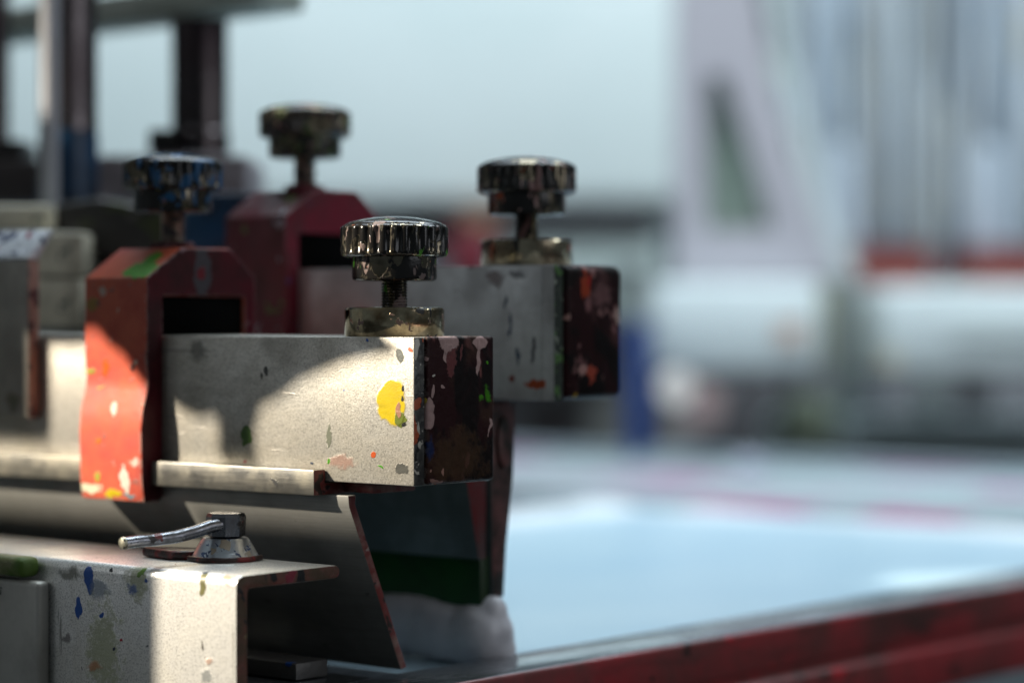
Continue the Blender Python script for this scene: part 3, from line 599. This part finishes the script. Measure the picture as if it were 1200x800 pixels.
shade_part('blade_blocker', [(-.7, -.0215), (-.200, -.0215), (-.199, -.033), (-.160, -.033), (-.159, -.0192), (.04, -.0192), (.04, -.0735), (u17, -.0725), (u17-.002, -.30), (-.7, -.30)], .25, SW)
shade_part('plate_blocker', [(-.7, .06), (pu_-.004, .06), (pu_-.004, pz0), (-.7, pz0)], .30, PW)

# ------------------------------------------------------------------ background of the workshop
floor_m = mat('concrete_floor', (.16, .16, .16), .6, 0, var=((.10, .10, .10), 1.5, .4, .6))
wall_m = mat('workshop_wall', (.34, .40, .44), .8, 0, var=((.28, .34, .38), .8, .4, .6))
setting('floor', floor_m, lambda bm: box(bm, (-6, -2, -.1), (6, 7, 0)))
setting('back_wall', wall_m, lambda bm: box(bm, (-6, 6.0, 0.001), (6, 6.2, 3.6)), (0, 6, 0))
palet = mat('pale_teal_paint', (.56, .62, .62), .55, 0, var=((.51, .58, .58), 3, .4, .6))
pink = mat('pinkish_grey_paint', (.44, .42, .46), .55, 0)
dkm = plain('far_dark_metal', (.035, .036, .04), .6)
greyg = plain('far_grey_green_metal', (.24, .27, .26), .6)
midg = plain('far_grey_metal', (.11, .12, .135), .6)
def bbox(px0, px1, py0, py1, Y, d, b=.004):
    p0, p1 = at(px0, py1, Y), at(px1, py0, Y)
    return lambda bm: box(bm, (p0.x, Y, p0.z), (p1.x, Y+d, p1.z), b)
# dryer hood
T = WT('machine_hood', 'large pale teal machine hood filling the background at the upper left', 'machine hood', -100, 790, 235, 2.7)
hp0, hp1 = at(-1500, 248, 2.7), at(800, -160, 2.7)
T.part('hood_shell', palet, lambda bm: prism(bm, [(2.7, hp1.z), (2.7, hp0.z+.020), (2.705, hp0.z+.008), (2.72, hp0.z+.001), (3.3, hp0.z), (3.3, hp1.z)], hp0.x, hp1.x, 0, .004, 2))
T.part('hood_underside', dkm, bbox(575, 766, 249, 278, 2.652, .4))
T.part('hood_belt_panel', plain('pale_grey_green_panel', (.36, .42, .41), .6), bbox(585, 775, 280, 372, 2.66, .2))
T.part('hood_belt_panel', midg, bbox(300, 520, 240, 300, 2.78, .2))
T.part('panel_dark_patch', dkm, bbox(722, 756, 312, 330, 2.65, .008))  # flat dark patch set on the pale panel
T = WT('red_box', 'dark red box under the hood, between the two rear knobs', 'box', 525, 578, 312, 2.6)
T.part('box', plain('dark_red_plastic', (.13, .008, .018), .5), bbox(526, 578, 268, 330, 2.6, .12))
T.part('box_lid', plain('dull_orange_plastic', (.30, .16, .09), .5), bbox(546, 580, 250, 267, 2.6, .12))
# gusset
T = WT('gusset_bracket', 'pinkish grey triangular gusset with a slot through it, blurred in the background', 'machine bracket', 790, 960, 330, 2.3)
def gus(bm):
    Y = 2.3; q = lambda x, y: (at(x, y, Y).x, at(x, y, Y).z)
    outer = [q(792, -140), q(874, -140), q(892, 20), q(925, 170), q(985, 326), q(792, 326)]
    hole = [q(828, 88), q(850, 88), q(908, 268), q(828, 268)]
    t = bmesh.new()
    def ring(y): return [t.verts.new((x, y, z)) for x, z in outer], [t.verts.new((x, y, z)) for x, z in hole]
    (oa, ha), (ob, hb) = ring(Y), ring(Y+.03)
    for o_, h_, fl in ((oa, ha, 0), (ob, hb, 1)):
        fs = [(o_[0], o_[1], h_[1], h_[0]), (o_[1], o_[2], h_[1]), (o_[2], o_[3], h_[1]), (o_[3], h_[2], h_[1]), (o_[3], o_[4], h_[2]), (o_[4], o_[5], h_[3], h_[2]), (o_[5], o_[0], h_[0], h_[3])]
        for f in fs: t.faces.new(f[::-1] if fl else f)
    for r1, r2 in ((oa, ob), (ha, hb)):
        n = len(r1)
        for i in range(n): t.faces.new((r1[i], r1[(i+1) % n], r2[(i+1) % n], r2[i]))
    join(bm, t)
T.part('gusset_plate', pink, gus)
T.part('gusset_web', plain('sage_green_paint', (.36, .46, .38), .6), bbox(820, 915, 70, 290, 2.335, .02))
T.part('gusset_flange', palet, lambda bm: prism(bm, [(at(876, 0, 2.33).x, at(0, -140, 2.33).z), (at(915, 0, 2.33).x, at(0, -140, 2.33).z), (at(930, 0, 2.33).x, at(0, 60, 2.33).z), (at(975, 0, 2.33).x, at(0, 250, 2.33).z),
       (at(1010, 0, 2.33).x, at(0, 326, 2.33).z), (at(960, 0, 2.33).x, at(0, 326, 2.33).z)], 2.335, 2.345, 1))
beam_m = mat('pale_beam_paint', (.72, .79, .80), .55, 0, var=((.66, .74, .75), 3, .4, .6))
T = WT('press_beam', 'pale teal press beam under the gusset, left of the dark gap', 'machine beam', 765, 960, 438, 2.25, group='pale beams of the far press')
T.part('beam', beam_m, bbox(768, 962, 330, 436, 2.25, .2, .008))
T.part('sticker', plain('peach_sticker', (.60, .42, .34), .6), bbox(912, 940, 376, 402, 2.247, .002, 0))
T.part('end_plate', plain('ochre_grey', (.36, .36, .27), .6), bbox(963, 975, 336, 430, 2.27, .15))
T = WT('press_beam', 'pale teal press beam at the right picture edge below the red bins', 'machine beam', 1035, 1300, 442, 2.25, group='pale beams of the far press')
T.part('beam', beam_m, bbox(1035, 1320, 336, 440, 2.25, .2, .008))
T.part('bright_panel', plain('white_panel', (.72, .80, .80), .5), bbox(1115, 1320, 370, 394, 2.246, .003, 0))
T.part('foot', plain('cream_plastic', (.58, .54, .42), .6), bbox(1034, 1052, 412, 432, 2.246, .003, 0))
T = WT('press_post', 'grey steel post in the gap between the two pale beams', 'machine post', 985, 1030, 560, 2.5)
T.part('post', greyg, bbox(985, 1002, 300, 560, 2.5, .1)); T.part('post', midg, bbox(1004, 1030, 330, 560, 2.55, .1))
# lower machinery
T = WT('far_machine', 'dark machine base with a grey top rail at the right, beyond the table', 'machine base', 860, 1250, 560, 2.45)
T.part('dark_base', plain('charcoal_metal', (.15, .155, .17), .6), bbox(820, 1320, 425, 600, 2.7, .1))
T.part('top_rail', plain('blue_grey_rail', (.38, .46, .48), .5), bbox(905, 1320, 490, 532, 2.45, .1))
T.part('lower_rail', greyg, bbox(895, 1320, 534, 570, 2.48, .1))
T.part('leg', dkm, bbox(1130, 1160, 436, 490, 2.6, .05)); T.part('leg', greyg, bbox(1085, 1108, 436, 492, 2.5, .05))
T.part('leg', dkm, bbox(925, 945, 430, 480, 2.6, .05))
T.part('green_bottle', plain('sage_plastic', (.28, .33, .24), .5), lambda bm: lathe(bm, [(0, 0), (.030, 0), (.030, .035), (.012, .05), (0, .05)], c=tuple(at(945, 520, 2.44)), seg=24))
T = WT('blue_post', 'deep blue upright post right of the rear bar end, in the background', 'post', 730, 768, 560, 2.2)
T.part('post', plain('deep_blue_paint', (.006, .035, .16), .5), bbox(734, 764, 378, 640, 2.2, .04, .006))
T = WT('dark_cabinet', 'dark grey cabinet half hidden behind the rear bar end', 'cabinet', 580, 735, 560, 2.9)
T.part('cabinet_body', plain('cabinet_grey', (.17, .17, .18), .6), bbox(560, 733, 372, 620, 2.9, .2))
T.part('door_gap', plain('cabinet_brown', (.045, .03, .028), .6), bbox(638, 662, 470, 612, 2.895, .003, 0))
T.part('door_post', plain('cabinet_pale', (.30, .31, .30), .6), bbox(690, 728, 455, 612, 2.893, .004, 0))
T = WT('slate_cupboard', 'dark panel under the left pale beam, behind the cream disc', 'machine panel', 765, 900, 560, 2.8)
T.part('panel', plain('slate_metal', (.07, .068, .075), .6), bbox(764, 905, 425, 620, 2.65, .1))
T.part('panel_post', plain('greyish_post', (.17, .16, .16), .6), bbox(780, 815, 480, 600, 2.62, .02))
for i, (px, py, rr, c_, l) in enumerate(((792, 455, 21, (.88, .80, .74), 'round cream disc added for a blurred highlight beneath the left pale beam'), (822, 475, 26, (.34, .24, .23), 'dull grey-brown disc just right of the cream one'), (880, 555, 20, (.50, .50, .62), 'small lavender disc on the far side of the table'))):
    Y = 2.12 if i < 2 else 2.0; c0 = at(px, py, Y+.01*i)  # the cream disc is added in place of a blurred highlight
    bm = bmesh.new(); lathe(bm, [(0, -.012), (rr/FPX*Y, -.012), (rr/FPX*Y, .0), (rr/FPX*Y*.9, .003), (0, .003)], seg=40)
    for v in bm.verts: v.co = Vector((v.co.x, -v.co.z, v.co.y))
    o = finish(bm, 'round_disc', plain('disc_paint', c_, .35)); o.location = c0; o['label'] = l; o['category'] = 'disc'; o['group'] = 'round discs in the background'
# rack with stored screens on edge
T = WT('storage_rack', 'blurred steel rack holding upright frames in the upper right background', 'rack', 905, 1300, 330, 3.3)
steelb = plain('rack_steel', (.30, .34, .38), .5)
for px in (935, 1100, 1260): T.part('rack_post', steelb, bbox(px, px+12, -200, 640, 3.28, .03))
T.part('shelf', steelb, bbox(900, 1330, 322, 332, 3.28, .5)); T.part('rack_back', plain('rack_back_paint', (.24, .30, .38), .7), bbox(900, 1330, -220, 330, 3.85, .02))  # back board in one even grey-blue
rx = 915.0
while rx < 1215:
    ww = random.choice((2.5, 3.5, 5)); yt = -200 if random.random() < .5 else random.randint(-40, 140)
    T.part('hanging_rod', plain('pale_rod', random.choice(((.85, .89, .93), (.80, .82, .78), (.60, .74, .88))), .4), bbox(rx, rx+ww, yt, random.randint(220, 320), 3.1+random.random()*.1, .01, .001)); rx += random.choice((9, 14, 19, 24))
cols = [(.20, .24, .22), (.34, .33, .32), (.22, .28, .34), (.30, .38, .46), (.50, .58, .66), (.46, .55, .64), (.24, .31, .42), (.16, .25, .42), (.20, .27, .38), (.26, .32, .38), (.42, .42, .36), (.28, .37, .46), (.34, .42, .50), (.44, .52, .60), (.55, .55, .42), (.38, .46, .52), (.50, .56, .58)]
names = ['sage grey', 'warm grey', 'slate', 'steel blue', 'pale blue', 'light blue-grey', 'muted blue', 'deep blue', 'dusk blue', 'grey-blue', 'khaki', 'soft blue', 'mist blue', 'frost blue', 'cream', 'cool grey', 'off-white']
xx = 908.0; seen_k = set()
for i in range(30):
    reg = 'towards its left end' if xx < 1000 else 'around its middle' if xx < 1100 else 'towards its right end'
    k = random.choice([q for q in range(len(cols)) if (q, reg) not in seen_k]); seen_k.add((k, reg))
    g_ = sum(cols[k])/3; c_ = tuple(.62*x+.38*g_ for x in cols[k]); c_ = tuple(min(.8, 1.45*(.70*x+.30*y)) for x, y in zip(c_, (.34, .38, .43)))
    w_ = random.choice((5, 6, 8, 10, 13)); y0 = -90+random.randint(-40, 60); y1 = random.choice((321.5, 321.5, 250, 200)); Y = 3.32+random.random()*.25
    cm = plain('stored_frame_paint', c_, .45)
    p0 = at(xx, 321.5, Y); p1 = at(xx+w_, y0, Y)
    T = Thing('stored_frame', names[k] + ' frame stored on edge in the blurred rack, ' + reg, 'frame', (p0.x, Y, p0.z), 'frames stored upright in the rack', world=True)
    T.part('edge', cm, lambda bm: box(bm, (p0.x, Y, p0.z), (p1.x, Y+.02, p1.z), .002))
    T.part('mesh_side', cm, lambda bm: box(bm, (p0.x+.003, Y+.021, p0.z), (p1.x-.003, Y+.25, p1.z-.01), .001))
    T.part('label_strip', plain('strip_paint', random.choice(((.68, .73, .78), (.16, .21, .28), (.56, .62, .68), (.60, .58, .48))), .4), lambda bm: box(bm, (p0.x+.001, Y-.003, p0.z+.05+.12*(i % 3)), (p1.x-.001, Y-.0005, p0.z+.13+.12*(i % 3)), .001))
    xx += w_ + random.choice((1, 2, 4))
for (a, b_, l) in ((965, 1010, 'pale round-topped bottle at the left of the rack'), (1130, 1180, 'pale bottle nearer the right of the rack')):
    T = WT('bottle', l, 'bottle', a, b_, 290, 3.0, group='pale bottles before the rack')
    c0 = at((a+b_)/2, 296, 3.0); r_ = (b_-a)/2/FPX*3.0
    T.part('bottle_body', plain('milky_plastic', (.42, .48, .55), .4), lambda bm: lathe(bm, [(0, 0), (r_, 0), (r_, .10), (r_*.8, .125), (r_*.35, .135), (0, .135)], c=tuple(c0), seg=32))
for (a, b_, l) in ((998, 1092, 'long red bin on the ledge under the rack, left of the other'), (1138, 1230, 'red bin under the rack at the right picture edge')):
    T = WT('red_bin', l, 'bin', a, b_, 326, 2.9, group='red bins under the rack')
    T.part('bin_body', plain('brick_red_plastic', (.23, .04, .03), .5), bbox(a, b_, 295, 334, 2.9, .2, .004))
    T.part('bin_rim', plain('dark_red_plastic', (.17, .04, .04), .5), bbox(a-3, b_+3, 288, 294.5, 2.895, .21, .003))
T = WT('bin_shelf', 'pale ledge that carries the red bins and bottles', 'shelf', 960, 1300, 335, 2.9)
T.part('shelf_board', palet, bbox(960, 1330, 334.5, 345, 2.88, .3))
